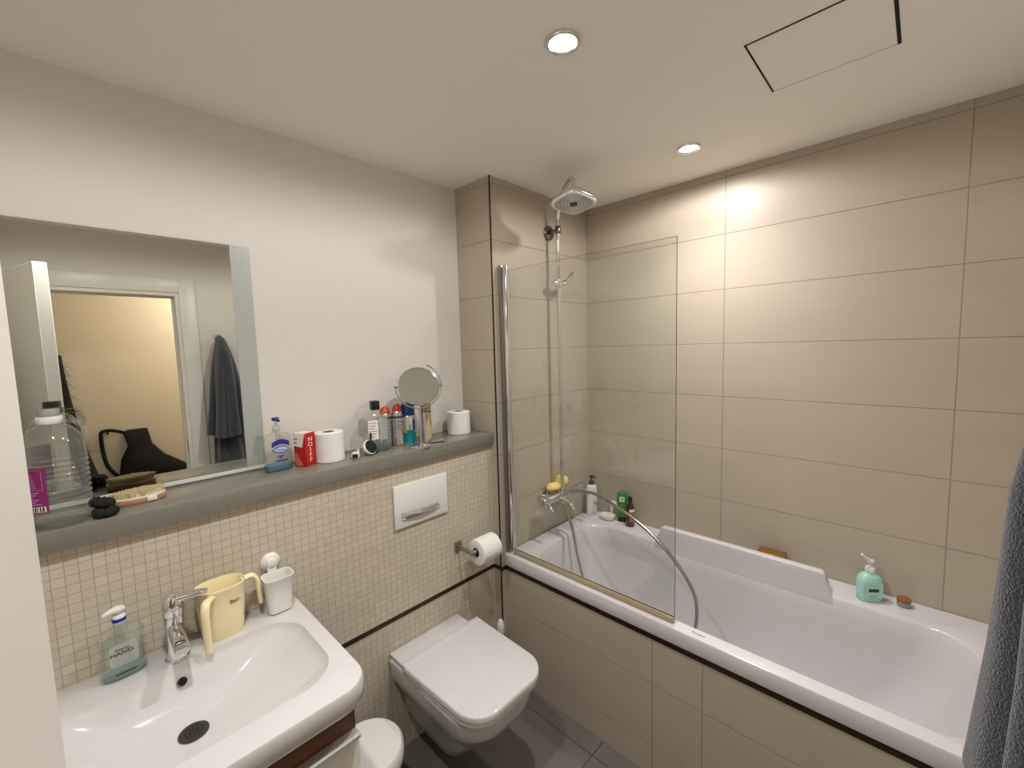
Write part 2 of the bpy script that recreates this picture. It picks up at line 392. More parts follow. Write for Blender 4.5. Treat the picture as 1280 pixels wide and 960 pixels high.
# ------------------------------------------------------------------ glass bath screen
t = thing('shower_screen', 'clear glass bath screen with chrome wall profile standing on the bath rim', 'shower screen', (0, .05, RIM))
b = BM(); box(b, .003, .022, -.014, .014, .001, 1.372, .003); obj('wall_profile', b, M_brushed, t)
b = BM(); cyl(b, (.036, 0, .001), (.036, 0, 1.368), .0135, 28, .002); obj('hinge_profile', b, M_chrome, t)
b = BM(); box(b, .048, .832, -.003, .003, .024, 1.345)
for f in b.faces:
    if abs(f.normal.y) < .5: f.material_index = 1
obj('glass_pane', b, [M_glass, M_edge], t)
b = BM(); box(b, .050, .830, -.008, .008, .001, .024, .003); obj('bottom_seal', b, M_seal, t)['label'] = 'translucent beige seal along the foot of the glass'

# ------------------------------------------------------------------ shower column with mixer
RX, RY = .072, .402
sh = thing('shower_column', 'chrome shower column with rain head, rail, mixer and hose on the tiled end wall', 'shower', (0, 0, 0))
b = BM(); tube(b, [(RX, RY, .86), (RX, RY, 1.5), (RX, RY, 2.2), (RX+.002, RY-.002, 2.27), (RX+.022, RY-.018, 2.325), (RX+.07, RY-.06, 2.352), (.21, .287, 2.365), (.285, .222, 2.362), (.316, .196, 2.34), (.320, .192, 2.30)], .0105, 16)
obj('riser_rail', b, M_chrome, sh)
b = BM()
HM = Matrix.Translation((.320, .192, 2.262)) @ Matrix.Rotation(math.radians(-10), 4, Vector((.717, .697, 0))) @ Matrix.Rotation(math.radians(-9), 4, 'Z')
def hring(k, z): return [HM @ Vector((p.x, p.y, z)) for p in rrect(-.079*k, .079*k, -.086*k, .086*k, .046*k, 8)]
loft(b, [hring(1, -.024), hring(1.025, -.020), hring(1.03, -.008), hring(.97, 0), hring(.6, .010), hring(.25, .022), hring(.14, .045)]); hd = obj('shower_head', b, M_chrome, sh)
b = BM(); loft(b, [hring(.99, -.0235), hring(.97, -.0262), hring(.5, -.0266)])
for ring, n in ((.35, 14), (.5, 20), (.65, 26), (.78, 30), (.9, 34)):
    for i in range(n):
        a = 2*PI*i/n; q = max(abs(math.cos(a))**3+abs(math.sin(a))**3, .2)**(1/3)
        p = Vector(((.073*ring)*math.cos(a)/q, .080*ring*math.sin(a)/q, -.0262)); e1 = Vector((math.cos(a), math.sin(a), 0)); e2 = Vector((-e1.y, e1.x, 0))
        pts = [p+e1*.0038*math.cos(2*PI*k/8)+e2*.0016*math.sin(2*PI*k/8) for k in range(8)]
        loft(b, [[HM @ v for v in pts], [HM @ (v-Vector((0, 0, .0026))) for v in pts]], mat=1)
loft(b, [[HM @ Vector((.018*math.cos(2*PI*k/20), .018*math.sin(2*PI*k/20), z)) for k in range(20)] for z in (-.0262, -.0292)], mat=1)
o = obj('spray_face', b, [pr('spray_white', (242, 240, 236), .35), pr('nozzle_grey', (74, 72, 70), .5)], hd); o['label'] = 'white spray face with grey nozzles'
b = BM(); cyl(b, (0, RY+.01, 2.215), (.010, RY+.01, 2.215), .037, 32, .003); cyl(b, (.01, RY+.005, 2.215), (RX, RY, 2.215), .009); cyl(b, (RX, RY, 2.195), (RX, RY, 2.235), .014, 24, .002); obj('wall_bracket', b, M_dchrome, sh)
b = BM(); cyl(b, (RX, RY, 1.930), (RX, RY, 1.975), .017, 24, .003); cyl(b, (RX-.015, RY-.035, 1.952), (RX+.012, RY+.04, 1.952), .014, 24, .002)
cyl(b, (RX+.010, RY+.036, 1.950), (RX+.045, RY+.075, 2.005), .0125, 24, .002); obj('handset_holder', b, M_chrome, sh)
mx = BM(); MZ = .838
cyl(mx, (.072, .275, MZ), (.072, .53, MZ), .021, 28, .004); obj('mixer_body', mx, M_chrome, sh)
for y in (.322, .482):
    b = BM(); cyl(b, (0, y, MZ-.006), (.012, y, MZ-.006), .034, 32, .004); cyl(b, (.01, y, MZ-.004), (.07, y, MZ), .016); obj('wall_connector', b, M_chrome, sh)
for y, s in ((.275, -1), (.53, 1)):
    b = BM(); cyl(b, (.072, y, MZ), (.072, y+s*.045, MZ), .024, 28, .005)
    tube(b, [(.080, y+s*.03, MZ), (.115, y+s*.032, MZ-.012), (.135, y+s*.034, MZ-.03)], (.008, .006), 12); obj('handle', b, M_chrome, sh)
b = BM(); tube(b, [(.085, .365, MZ-.005), (.12, .36, MZ-.008), (.16, .355, MZ-.02), (.178, .353, MZ-.042)], .013, 16); obj('spout', b, M_chrome, sh)
b = BM(); cyl(b, (.072, RY, MZ-.045), (.072, RY, MZ-.015), .012, 20, .002); cyl(b, (.072, RY, MZ+.018), (.072, RY, MZ+.04), .0135, 20, .002); obj('hose_outlet', b, M_chrome, sh)
b = BM()
hose = [(.072, RY, MZ-.04), (.09, .399, .78), (.125, .39, .72), (.155, .385, .64), (.18, .38, .54), (.215, .375, .44), (.27, .36, .34), (.36, .32, .262), (.50, .26, .230), (.64, .22, .236),
        (.74, .20, .30), (.80, .20, .40), (.838, .205, .50), (.850, .21, .60), (.835, .213, .68), (.77, .22, .765), (.67, .233, .84), (.56, .25, .888), (.45, .27, .918), (.34, .31, .925), (.24, .345, .908), (.16, .375, .885), (.105, .40, .866)]
tube(b, hose, .0072, 12, 8); hm = pr('steel_hose', (176, 174, 170), .22, metal=1); o = obj('hose', b, hm, sh)
N = hm.node_tree.nodes; L = hm.node_tree.links
b = BM(); cyl(b, (.072, .432, MZ+.012), (.115, .396, MZ+.030), .0125, 20, .002); obj('hose_nut', b, M_chrome, sh)

# ------------------------------------------------------------------ toilet, flush plate, roll holder, brush, bin
tl = thing('toilet', 'white wall-hung toilet with closed square lid below the flush plate', 'toilet', (XB, -.4145, 0))
def pan(x1, hw, z, rf, x0=0.0, rb=.012): return rrect(x0, x1, -hw, hw, (rf, rf, rb, rb), 9, z)
b = BM()
loft(b, [pan(.28, .085, .118, .07), pan(.31, .098, .125, .075), pan(.345, .110, .17, .085), pan(.392, .122, .225, .095), pan(.425, .132, .262, .105), pan(.466, .150, .300, .118), pan(.500, .166, .335, .124), pan(.512, .171, .365, .125),
         pan(.517, .174, .395, .125), pan(.518, .175, .412, .125), pan(.514, .172, .418, .122), pan(.50, .165, .420, .115)]); obj('pan', b, M_ceramic, tl, 50)
b = BM(); box(b, .002, .112, -.170, .170, .4205, .4375, .004); obj('rear_platform', b, M_ceramic, tl)
def lid(x0, x1, hb, hf, z, rf=.095, e=0):
    P = rrect(x0+e, x1-e, -hb+e, hb-e, (rf-e, rf-e, .012, .012), 10, z)
    for p in P:
        f = (p.x-x0)/(x1-x0); p.y *= 1-(1-hf/hb)*f*f
    return P
b = BM(); loft(b, [lid(.142, .528, .183, .168, .4215, e=.004), lid(.142, .528, .183, .168, .4235), lid(.142, .528, .183, .168, .4365), lid(.142, .528, .183, .168, .4395, e=.003)]); obj('seat', b, M_white, tl, 50)
b = BM(); loft(b, [lid(.134, .534, .190, .172, .4425, e=.004), lid(.134, .534, .190, .172, .4455, e=.0), lid(.134, .534, .190, .172, .4600, e=.0), lid(.134, .534, .190, .172, .4635, e=.003), lid(.134, .534, .190, .172, .4650, e=.009)])
box(b, .118, .150, -.188, .188, .4405, .4665, .003); o = obj('lid', b, M_ceramic, tl, 50)
b = BM(); box(b, .113, .134, -.16, .16, .436, .452, .004)
obj('hinge_bar', b, M_white, tl)
t = thing('flush_plate', 'white rectangular flush plate with a chrome lever on the mosaic wall', 'flush plate', (XB, -.404, 1.012))
b = BM(); box(b, 0, .011, -.129, .129, -.087, .087, .003); obj('plate', b, M_white, t)
b = BM()
rows = []
for i in range(25):
    u = -1+2*i/24; y = -.01+u*.090; hh = .0145-.002*(1-u*u); bulge = .006+.009*(1-u*u)
    rows.append([Vector((.009, y, -.042-hh)), Vector((.009+bulge, y, -.042-hh*.8)), Vector((.011+bulge, y, -.042)), Vector((.009+bulge, y, -.042+hh*.8)), Vector((.009, y, -.042+hh))])
loft(b, rows); box(b, .016, .0255, -.024, .004, -.051, -.034, .002); obj('flush_lever', b, M_chrome, t, 60)

def roll(name, label, loc, r=.054, h=.105, core=.021, group=None, rot=(0, 0, 0)):
    o = thing(name, label, 'toilet roll', loc, 0, group); o.rotation_euler = rot
    b = BM(); lathe(b, [(core, 0.0), (r-.003, 0), (r, .002), (r, h-.002), (r-.003, h), (core, h), (core, 0)], 40, cap0=False, cap1=False); obj('paper', b, M_paper, o)
    b = BM(); lathe(b, [(core, .0005), (core, h-.0005), (core-.0015, h-.0005), (core-.0015, .0005), (core, .0005)], 28, cap0=False, cap1=False); obj('core', b, M_card, o)
    return o
t = thing('roll_holder', 'chrome toilet roll holder on the mosaic wall beside the bath corner', 'toilet roll holder', (XB, -.224, .745))
b = BM(); box(b, 0, .008, -.018, .018, -.022, .022, .003); obj('wall_plate', b, M_brushed, t)
b = BM(); box(b, .006, .112, -.008, .002, -.009, .009, .003); cyl(b, (.102, -.010, 0), (.102, .130, 0), .0085, 20, .002); obj('arm', b, M_brushed, t)
roll('toilet_roll', 'white toilet roll hanging on the chrome wall holder', (XB+.100, -.094, .738), .056, .108, rot=(PI/2, 0, 0))
t = thing('toilet_brush', 'white toilet brush with rounded handle in the corner behind the toilet', 'toilet brush', (.045, -.058, 0))
b = BM(); lathe(b, [(.038, 0), (.044, .004), (.044, .13), (.040, .135), (.036, .13), (.034, .02)], 28); obj('holder', b, M_white, t)
b = BM(); lathe(b, [(.007, .06), (.007, .245), (.011, .262), (.016, .285), (.0185, .31), (.0165, .335), (.009, .350), (.001, .353)], 24); ball(b, (0, 0, .075), .026, .026, .04); obj('handle', b, M_white, t)
t = thing('waste_bin', 'small round bin with white lid and green body between basin and toilet', 'bin', (.130, -.776, 0))
b = BM(); lathe(b, [(.088, 0), (.092, .004), (.113, .255), (.113, .262)], 48); obj('body', b, pr('teal_plastic', (40, 150, 118), .35), t)
b = BM(); lathe(b, [(.119, .248), (.120, .262), (.119, .290), (.112, .299), (.098, .302), (.094, .3005), (.092, .3005), (.090, .303), (.05, .304), (.001, .304)], 48); obj('lid', b, M_white, t)

# ------------------------------------------------------------------ washbasin, vanity, tap
BZ = .835
BY0, BY1 = -1.552, -.912
t = thing('washbasin', 'wide white ceramic washbasin on the walnut vanity under the shelf', 'washbasin', (0, 0, 0))
b = BM(); K = 10
def bas(x0, x1, y0, y1, r, z): return rrect(x0, x1, y0, y1, r, K, z)
rings = [bas(XB, .466, BY0+.02, BY1-.02, (.06, .06, .004, .004), .772), bas(XB, .482, BY0+.006, BY1-.006, (.068, .068, .004, .004), .776), bas(XB, .488, BY0, BY1, (.07, .07, .004, .004), .786), bas(XB, .488, BY0, BY1, (.07, .07, .004, .004), BZ-.008),
         bas(XB+.001, .485, BY0+.003, BY1-.003, (.068, .068, .004, .004), BZ-.002), bas(XB+.004, .479, BY0+.008, BY1-.008, (.064, .064, .004, .004), BZ)]
A_, Z_ = (.066, .410, -1.505, -.955, .10), (.176, .234, -1.261, -1.203, .028)
for i in range(17):
    q = i/16; e = (0, .012, .03)[i] if i < 3 else .03+.97*((i-2)/14); dz = .104*(1-(1-q)**2.6) if i > 2 else (0, .003, .011)[i]
    if i > 2: dz = .011+.093*(1-(1-(i-2)/14)**1.9)
    m_ = e**1.15; rings.append(bas(*[A_[k]+(Z_[k]-A_[k])*m_ for k in range(4)], A_[4]+(Z_[4]-A_[4])*m_, BZ-dz))
loft(b, rings, False, True); obj('basin', b, M_ceramic, t, 40)
b = BM(); lathe(b, [(.031, 0), (.0305, .003), (.027, .0045), (.022, .0035), (.001, .0035)], 36, c=(.205, -1.232))
for i in range(3):
    for k in range([1, 8, 14][i]):
        a = 2*PI*k/[1, 8, 14][i]; rr = (0, .0085, .017)[i]; cx, cy = .205+rr*math.cos(a), -1.232+rr*math.sin(a)
        lathe(b, [(.0026, .0034), (.0024, .0039)], 8, c=(cx, cy), mat=1)
for v in b.verts: v.co.z += BZ-.1035
obj('drain', b, [pr('drain_steel', (92, 88, 84), .3, metal=.9), M_dark], t)
Mo = Matrix.Translation((.0885, -1.232, .797)) @ Matrix.Rotation(math.radians(68), 4, 'Y')
b = BM(); lathe(b, [(.0105, -.002), (.0105, .0012), (.009, .0012), (.0085, .0005)], 28, M=Mo); lathe(b, [(.0088, .0008), (.0085, .001)], 28, M=Mo, mat=1); obj('overflow_ring', b, [M_dchrome, M_dark], t)
t = thing('vanity_cabinet', 'walnut vanity cabinet with a white drawer under the washbasin', 'cabinet', (0, 0, 0))
Mw = wood('walnut', (116, 76, 42), (66, 40, 22), 1, 16, .4)
b = BM(); 
for a in ((XB, .452, -1.515, -1.497, .26, .7715), (XB, .452, -.966, -.948, .26, .7715), (XB, .452, -1.497, -.966, .26, .278), (.434, .452, -1.497, -.966, .278, .7715), (XB, XB+.012, -1.497, -.966, .278, .7715)): box(b, *a)
obj('carcass', b, Mw, t)
b = BM(); box(b, .4525, .470, -1.513, -.948, .275, .694, .002); dr = obj('drawer', b, pr('drawer_white', (226, 222, 214), .12, coat=.4), t)
b = BM(); box(b, .4525, .482, -1.513, -.948, .6965, .706, .002); obj('handle', b, pr('satin_aluminium', (206, 204, 200), .3, metal=.5), dr)
t = thing('basin_tap', 'chrome single-lever mixer tap at the back of the washbasin', 'tap', (.033, -1.231, BZ))
b = BM(); lathe(b, [(.027, 0), (.027, .004), (.0235, .007), (.0225, .02), (.021, .09), (.0215, .118), (.0225, .120)], 36); obj('body', b, M_chrome, t)
b = BM()
def rr3(c, hy_, hz_, ax): return [Vector(c)+Vector((ax[0]*0, p.x, p.y)) for p in rrect(-hy_, hy_, -hz_, hz_, min(hy_, hz_)*.7, 4)]
loft(b, [rr3((.005, 0, .086), .017, .016, (1,)), rr3((.04, 0, .084), .0165, .013, (1,)), rr3((.08, 0, .078), .016, .010, (1,)), rr3((.108, 0, .073), .0155, .009, (1,)), rr3((.112, 0, .072), .014, .007, (1,))])
cyl(b, (.098, 0, .072), (.096, 0, .058), .0115, 24, .001); obj('spout', b, M_chrome, t)
b = BM(); lathe(b, [(.0228, .121), (.0235, .128), (.0232, .150), (.021, .165), (.015, .174), (.001, .177)], 36)
L_ = [Vector(p) for p in ((.0, .008, .160), (.012, .03, .164), (.024, .055, .166), (.029, .068, .166), (.031, .072, .1655))]
rg = []
for p, (hw, hh) in zip(L_, ((.018, .012), (.014, .008), (.012, .0055), (.011, .004), (.009, .003))):
    dirx = Vector((.38, .92, 0)).normalized(); sd = Vector((dirx.y, -dirx.x, 0))
    rg.append([p+sd*q.x+Vector((0, 0, q.y)) for q in rrect(-hw, hw, -hh, hh, hh*.8, 4)])
loft(b, rg); obj('lever', b, M_chrome, t)

# ------------------------------------------------------------------ bottles: builder
def flat_ring(hx_, hy_, z, p=2.6, n=40): return ell(0, 0, hx_, hy_, z, n, p)
def pump_top(parent, z, r, mc, mn, nozzle, head=.012, up=.03, name='pump'):
    """collar, stem and nozzle; nozzle = direction (x, y)"""
    b = BM(); lathe(b, [(r, z), (r, z+.014), (r*.8, z+.018), (.0045, z+.019), (.0045, z+.019+up)], 24, mat=0)
    zz = z+.019+up; nx, ny = nozzle; nl = math.hypot(nx, ny); ux, uy = nx/nl, ny/nl
    rg = []
    for s, hw, hh, dz in ((-.012, .0075, .004, 0), (0, head, .0065, .001), (nl*.5, .0075, .0048, .001), (nl, .0045, .0035, -.003)):
        c = Vector((ux*s, uy*s, zz+dz)); rg.append([c+Vector((-uy*q.x, ux*q.x, q.y)) for q in rrect(-hw, hw, -hh, hh, hh*.7, 3)])
    loft(b, rg, mat=1)
    return obj(name, b, [mc, mn], parent)

# soap bottle on the washbasin
t = thing('hand_soap_bottle', 'clear soap pump bottle with white pump standing on the washbasin beside the tap', 'soap bottle', (.005, -1.333, BZ), math.radians(4))
prof = [(.021, .040, 0), (.0235, .0435, .003), (.024, .044, .012), (.0225, .0405, .045), (.022, .0395, .07), (.023, .043, .095), (.0225, .044, .108), (.019, .036, .120), (.014, .020, .128), (.0125, .0125, .132), (.0125, .0125, .140)]
b = BM(); loft(b, [flat_ring(a, c, z) for a, c, z in prof]); obj('bottle', b, M_clearg, t)
b = BM(); loft(b, [flat_ring(a*.9, c*.93, z) for a, c, z in [(.021, .041, .004), (.0235, .043, .008), (.0232, .0425, .014), (.023, .042, .016)]]); obj('liquid', b, clear('pale_aqua_liquid', (.80, .90, .89), .05, 1.33, .6, (172, 196, 192), .25), t)
b = BM(); loft(b, [[Vector((.0245, p.x, .066+p.y)) for p in rrect(-.027, .027, -.028, .028, .01, 4)], [Vector((.0251, p.x, .066+p.y)) for p in rrect(-.027, .027, -.028, .028, .01, 4)]]); obj('label', b, clear('clear_label', (.95, .96, .95), .1, 1.3, .5, (225, 228, 222), .2), t)
M_ink = pr('black_print', (28, 28, 30), .5)
text('lettering', 'HAND', .012, (.0258, -.004, .070), M_ink, t, wx=1.25)
b = BM(); box(b, .0253, .0256, -.016, .010, .0785, .0805); obj('small_print', b, M_ink, t)
b = BM(); box(b, .0253, .0256, -.02, .02, .0165, .0195); obj('small_print', b, M_ink, t)
pp = pump_top(t, .140, .0135, M_white, M_white, (.004, -.030), .013, .012)
b = BM(); lathe(b, [(.0139, .1425), (.0142, .144), (.0142, .150), (.0139, .1515)], 24); o = obj('blue_band', b, pr('cobalt_plastic', (24, 30, 150), .3), t); o['label'] = 'cobalt blue band round the pump collar'

# two-handled cream jug
t = thing('washing_jug', 'cream plastic two-handled washing jug on the back edge of the washbasin', 'jug', (.010, -1.122, BZ), 0)
b = BM()
def jr(k, z): return ell(0, 0, .045*k+.0, .060*k, z, 48, 2.5)
out = [jr(.80, 0), (jr(.825, .003)), jr(.89, .05), jr(.96, .10), jr(1.0, .138), jr(1.03, .141), jr(1.03, .147), jr(1.0, .148)]
inn_ = [jr(.96, .145), jr(.92, .10), jr(.85, .05), jr(.77, .006)]
loft(b, out+inn_); obj('body', b, M_cream, t)
for pts in ([(-.004, .054, .134), (-.004, .080, .138), (-.003, .094, .118), (-.002, .097, .08), (-.002, .099, .045)], [(.036, -.028, .132), (.062, -.044, .134), (.074, -.050, .113), (.076, -.050, .07), (.075, -.049, .004)]):
    b = BM(); tube(b, pts, (.012, .009), 12, 6, flat=.62); 
    obj('handle', b, M_cream, t)
text('lettering', 'Bain', .014, (.0425, .026, .104), pr('brown_print', (92, 72, 52), .6), t, rot=(PI/2+math.radians(-3), 0, PI/2+math.radians(12)), wx=1.2)

# suction cup tumbler
t = thing('toothbrush_cup', 'white rectangular cup hanging from a suction pad on the mosaic wall', 'cup', (XB, -.978, BZ))
b = BM(); lathe(b, [(.028, 0), (.029, .003), (.024, .009), (.015, .013), (.0145, .022), (.012, .024), (.001, .0245)], 32, M=Matrix.Translation((0, .002, .137)) @ Matrix.Rotation(PI/2, 4, 'Y')); obj('suction_pad', b, M_white, t)
b = BM(); box(b, .012, .022, -.012, .014, .082, .130, .003); obj('stem', b, M_white, t)
b = BM()
def cr(e, f, z): return rrect(.024+e, .092-e, -.038+e*1.1, .046-e*1.1, .018-e*.3, 6, z)
loft(b, [cr(.011, 0, .006), cr(.009, 0, .004), cr(.006, 0, .05), cr(.002, 0, .105), cr(0, 0, .108), cr(0, 0, .114), cr(.003, 0, .114), cr(.005, 0, .105), cr(.011, 0, .012)]); obj('tumbler', b, M_white, t)
b = BM(); box(b, .03, .075, .0, .008, .072, .078, .002); obj('divider', b, M_white, t)

# ------------------------------------------------------------------ things on the stone shelf
# big clear jug bottle
t = thing('juice_bottle', 'large clear empty plastic bottle with purple label at the door end of the shelf', 'bottle', (-.092, -1.412, SH), 0)
prof = [(.050, 0), (.058, .004), (.0605, .014), (.060, .028)]+[(.0592+.0014*math.sin(2*PI*k/6)*(1 if k < 60 else .6), .030+.0022*k) for k in range(66)]+[(.0590, .180), (.0585, .188), (.0565, .203), (.049, .221), (.037, .236), (.026, .244), (.0215, .247), (.0215, .256)]
b = BM(); lathe(b, prof, 48); obj('bottle', b, M_clear, t)
b = BM(); lathe(b, [(.0225, .248), (.0235, .250), (.0235, .264), (.022, .266), (.001, .266)], 36); obj('collar', b, M_white, t)
b = BM(); lathe(b, [(.0195, .2665), (.0195, .281), (.018, .283), (.001, .283)], 36); obj('cap', b, pr('grey_plastic', (150, 148, 140), .4), t)
b = BM(); tube(b, [(.010, .022, .250), (.012, .044, .248), (.014, .060, .226), (.014, .058, .200)], .006, 10); obj('handle', b, M_clear, t)
M_pur = pr('purple_paper', (128, 22, 96), .45)
b = BM(); arc_patch(b, .0615, .045, .152, math.radians(-80), math.radians(-14), 16); lb = obj('label', b, M_pur, t)
b = BM(); M_plight = pr('pale_print', (196, 120, 178), .5)
for z0, z1, a0, a1 in ((.100, .101, -72, -20), (.147, .1478, -72, -22), (.102, .146, -21, -20)): arc_patch(b, .0622, z0, z1, math.radians(a0), math.radians(a1), 10)
for k in range(8): arc_patch(b, .0622, .105+k*.005, .1068+k*.005, math.radians(-66), math.radians(-30-(k*37 % 12)), 8)
for k in range(6): arc_patch(b, .0622, .066+k*.0055, .0685+k*.0055, math.radians(-66), math.radians(-24-(k*23 % 14)), 8)
arc_patch(b, .0622, .048, .061, math.radians(-62), math.radians(-18), 8, mat=1)
for k in range(9): arc_patch(b, .0626, .049, .060, math.radians(-59+k*4.4), math.radians(-57.5+k*4.4+(k % 3)*.7), 2, mat=2)
obj('label_print', b, [M_plight, M_white, M_ink], lb)
# black scrunchie
b = BM()
def blob_torus(c, R, r, tilt, seed):
    rnd = random.Random(seed); n, m_ = 40, 12; rings = []
    T = Matrix.Translation(c) @ Matrix.Rotation(tilt, 4, 'X')
    for i in range(n):
        a = 2*PI*i/n; q = r*(1+.18*math.sin(9*a)+.1*rnd.random())
        rings.append([T @ Vector(((R+q*math.cos(2*PI*k/m_))*math.cos(a), (R+q*math.cos(2*PI*k/m_))*math.sin(a), q*math.sin(2*PI*k/m_))) for k in range(m_)])
    V = [[b.verts.new(p) for p in rr] for rr in rings]
    for i in range(n):
        for k in range(m_): b.faces.new((V[i][k], V[(i+1) % n][k], V[(i+1) % n][(k+1) % m_], V[i][(k+1) % m_]))
blob_torus((0, 0, .0125), .0145, .0105, 0, 1); blob_torus((-.020, -.004, .033), .0145, .0105, math.radians(-18), 2)
o = tag(obj('hair_scrunchie', b, M_cloth_black), 'crumpled black hair scrunchie between the big clear bottle and the bristle brush', 'hair scrunchie'); o.location = (-.058, -1.334, SH)
# body brush
t = thing('body_brush', 'oval wooden body brush lying bristles up on the shelf in front of the mirror', 'brush', (-.136, -1.262, SH), math.radians(4))
b = BM(); loft(b, [ell(0, 0, .030*k, .058*k, z, 44, 2.2) for k, z in ((.93, 0), (1, .003), (1, .0145), (.96, .018))]); obj('wooden_base', b, wood('beech', (202, 150, 110), (176, 122, 84), 1, 9, .5), t)
b = BM(); loft(b, [ell(0, 0, .0305*k, .0585*k, z, 44, 2.2) for k, z in ((1, .0145), (1.01, .016), (1.0, .0185), (.9, .019))]); obj('rim_band', b, M_white, t)['label'] = 'pale cord round the rim'
b = BM(); rnd = random.Random(3)
loft(b, [ell(0, 0, .0255, .052, .0185, 40, 2.2), ell(0, 0, .027, .0545, .030, 40, 2.2)])
for i in range(23):
    for j in range(12):
        y = -.053+i*.0048; x = -.027+j*.0049+(i % 2)*.0024
        if (x/.027)**2+(y/.054)**2 > 1: continue
        for q in range(5):
            dx, dy = rnd.uniform(-.003, .003), rnd.uniform(-.003, .003); h = .034+rnd.uniform(-.002, .002)
            a = Vector((x+dx*.3, y+dy*.3, .018)); c = Vector((x+dx+x*.1, y+dy+y*.06, h)); s = .0012
            rg = [[p+Vector((s*math.cos(2*PI*k/4), s*math.sin(2*PI*k/4), 0)) for k in range(4)] for p in (a, c)]
            loft(b, rg, False, True)
obj('bristles', b, pr('natural_bristle', (214, 200, 156), .8, var=(220, .4)), t)
b = BM(); box(b, .0285, .0325, .012, .034, .003, .016, .0015); obj('strap_end', b, pr('cotton_strap', (232, 226, 214), .8), t)

# blue pump hand wash
t = thing('hand_wash_bottle', 'clear hand wash bottle with blue pump and blue liquid beside the mirror edge', 'soap bottle', (-.165, -.893, SH), math.radians(8))
prof = [(.020, .042, 0), (.0225, .045, .003), (.0228, .0455, .02), (.0225, .045, .10), (.021, .043, .118), (.016, .032, .126), (.0115, .013, .132), (.0115, .0115, .140)]
b = BM(); loft(b, [flat_ring(a, c, z, 3.2) for a, c, z in prof]); obj('bottle', b, M_clear, t)
b = BM(); loft(b, [flat_ring(a, c, z, 3.2) for a, c, z in ((.0195, .0415, .003), (.0215, .0435, .006), (.0215, .0435, .022))]); obj('liquid', b, pr('blue_liquid', (28, 118, 150), .15), t)['label'] = 'blue soap left in the bottom'
b = BM(); cyl(b, (0, 0, .01), (0, 0, .14), .0028, 10); obj('dip_tube', b, clear('tube_plastic', (.9, .92, .92), .2, 1.4, .6, (215, 220, 222), .3), t)
M_lb = pr('label_blue', (34, 44, 132), .4)
b = BM()
P1 = [Vector((.0236, -.029+.058*i/12, .100+.010*math.sin(PI*i/12))) for i in range(13)]; P0 = [Vector((.0236, -.029+.058*i/12, .083+.010*math.sin(PI*i/12))) for i in range(13)]
on_disc(b, P0+P1[::-1], (.0004, 0, 0)); on_disc(b, [Vector((.0236, p.x*1.0, .074+p.y)) for p in ell(0, 0, .026, .0115, 0, 32)], (.0004, 0, 0), 0)
on_disc(b, [Vector((.0241, p.x, .074+p.y)) for p in ell(0, 0, .0225, .0085, 0, 32)], (.0003, 0, 0), 1)
box(b, .0236, .024, -.012, .010, .0505, .0535); box(b, .0236, .024, -.003, .001, .042, .0535); box(b, .0236, .024, -.020, .020, .034, .038)
obj('front_label', b, [M_lb, pr('label_lilac', (196, 200, 232), .4)], t)
text('lettering', 'Carex', .0125, (.0246, 0, .0735), M_lb, t, wx=1.1)
pump_top(t, .138, .0125, clear('pump_clear', (.88, .9, .92), .1, 1.4, .8, (210, 216, 222), .3), M_navy, (.030, -.004), .012, .020)
# red carton
t = thing('red_carton', 'small red and white carton standing between the hand wash bottle and a toilet roll', 'box', (-.152, -.808, SH), math.radians(-62))
b = BM(); box(b, -.024, .024, -.026, .026, 0, .118, .0012, 1); cb = obj('carton', b, pr('red_card', (178, 24, 22), .45), t)
b = BM(); q = [(-.0262, .0745), (-.0262, .1185), (.0235, .1185), (.0105, .0690)]
on_disc(b, [Vector((.0242, y, z)) for y, z in q], (.0004, 0, 0)); box(b, -.0235, .0235, -.0255, .020, .1182, .1186)
for z in (.098, .084): box(b, .0247, .0250, -.022, -.010+.004*(z > .09), z, z+.003, mat=1)
q = [(-.020, .004), (-.025, .035), (-.018, .052), (.012, .004)]; on_disc(b, [Vector((.0242, y, z)) for y, z in q], (.0003, 0, 0), 2)
obj('front_print', b, [pr('label_white', (236, 226, 220), .5), M_ink, pr('salmon_print', (206, 112, 84), .5)], cb)
for i, ch in enumerate('NOIFF'): text('lettering', ch, .021, (.002, .0265, .095-.0185*i), MC['label_white'], t, rot=(PI/2, 0, PI), wx=1.3)
roll('toilet_roll', 'white toilet roll standing on the shelf between the red carton and white shaver', (-.150, -.722, SH), .052, .108, group='spare toilet rolls on the shelf')
roll('toilet_roll', 'white toilet roll standing on the shelf against the tiled column', (-.150, -.106, SH), .054, .105, group='spare toilet rolls on the shelf')
# white shaver and face brush
t = thing('lady_shaver', 'small white shaver lying beside the standing toilet roll on the shelf', 'shaver', (-.105, -.640, SH), math.radians(-35))
b = BM(); loft(b, [[Vector((x, p.x, .013+p.y)) for p in rrect(-hw, hw, -hh, hh, hh*.7, 4)] for x, hw, hh in ((-.055, .006, .006), (-.05, .009, .009), (-.01, .010, .010), (.006, .014, .0125), (.028, .014, .0125), (.03, .012, .011))]); obj('body', b, M_white, t)
b = BM(); box(b, .0302, .036, -.010, .010, .006, .020, .002); box(b, .004, .012, -.007, .007, .0252, .0265, .0005, 1); obj('shaver_head', b, M_black, t)
t = thing('face_brush', 'round black and white handheld face brush lying beside the mouthwash bottle', 'brush', (-.098, -.590, SH), math.radians(20))
Mt = Matrix.Translation((0, 0, .030)) @ Matrix.Rotation(math.radians(62), 4, 'Y') @ Matrix.Rotation(math.radians(0), 4, 'X')
b = BM(); lathe(b, [(.020, -.010), (.028, -.006), (.030, 0), (.029, .006), (.026, .008)], 32, M=Mt); obj('head', b, M_white, t)
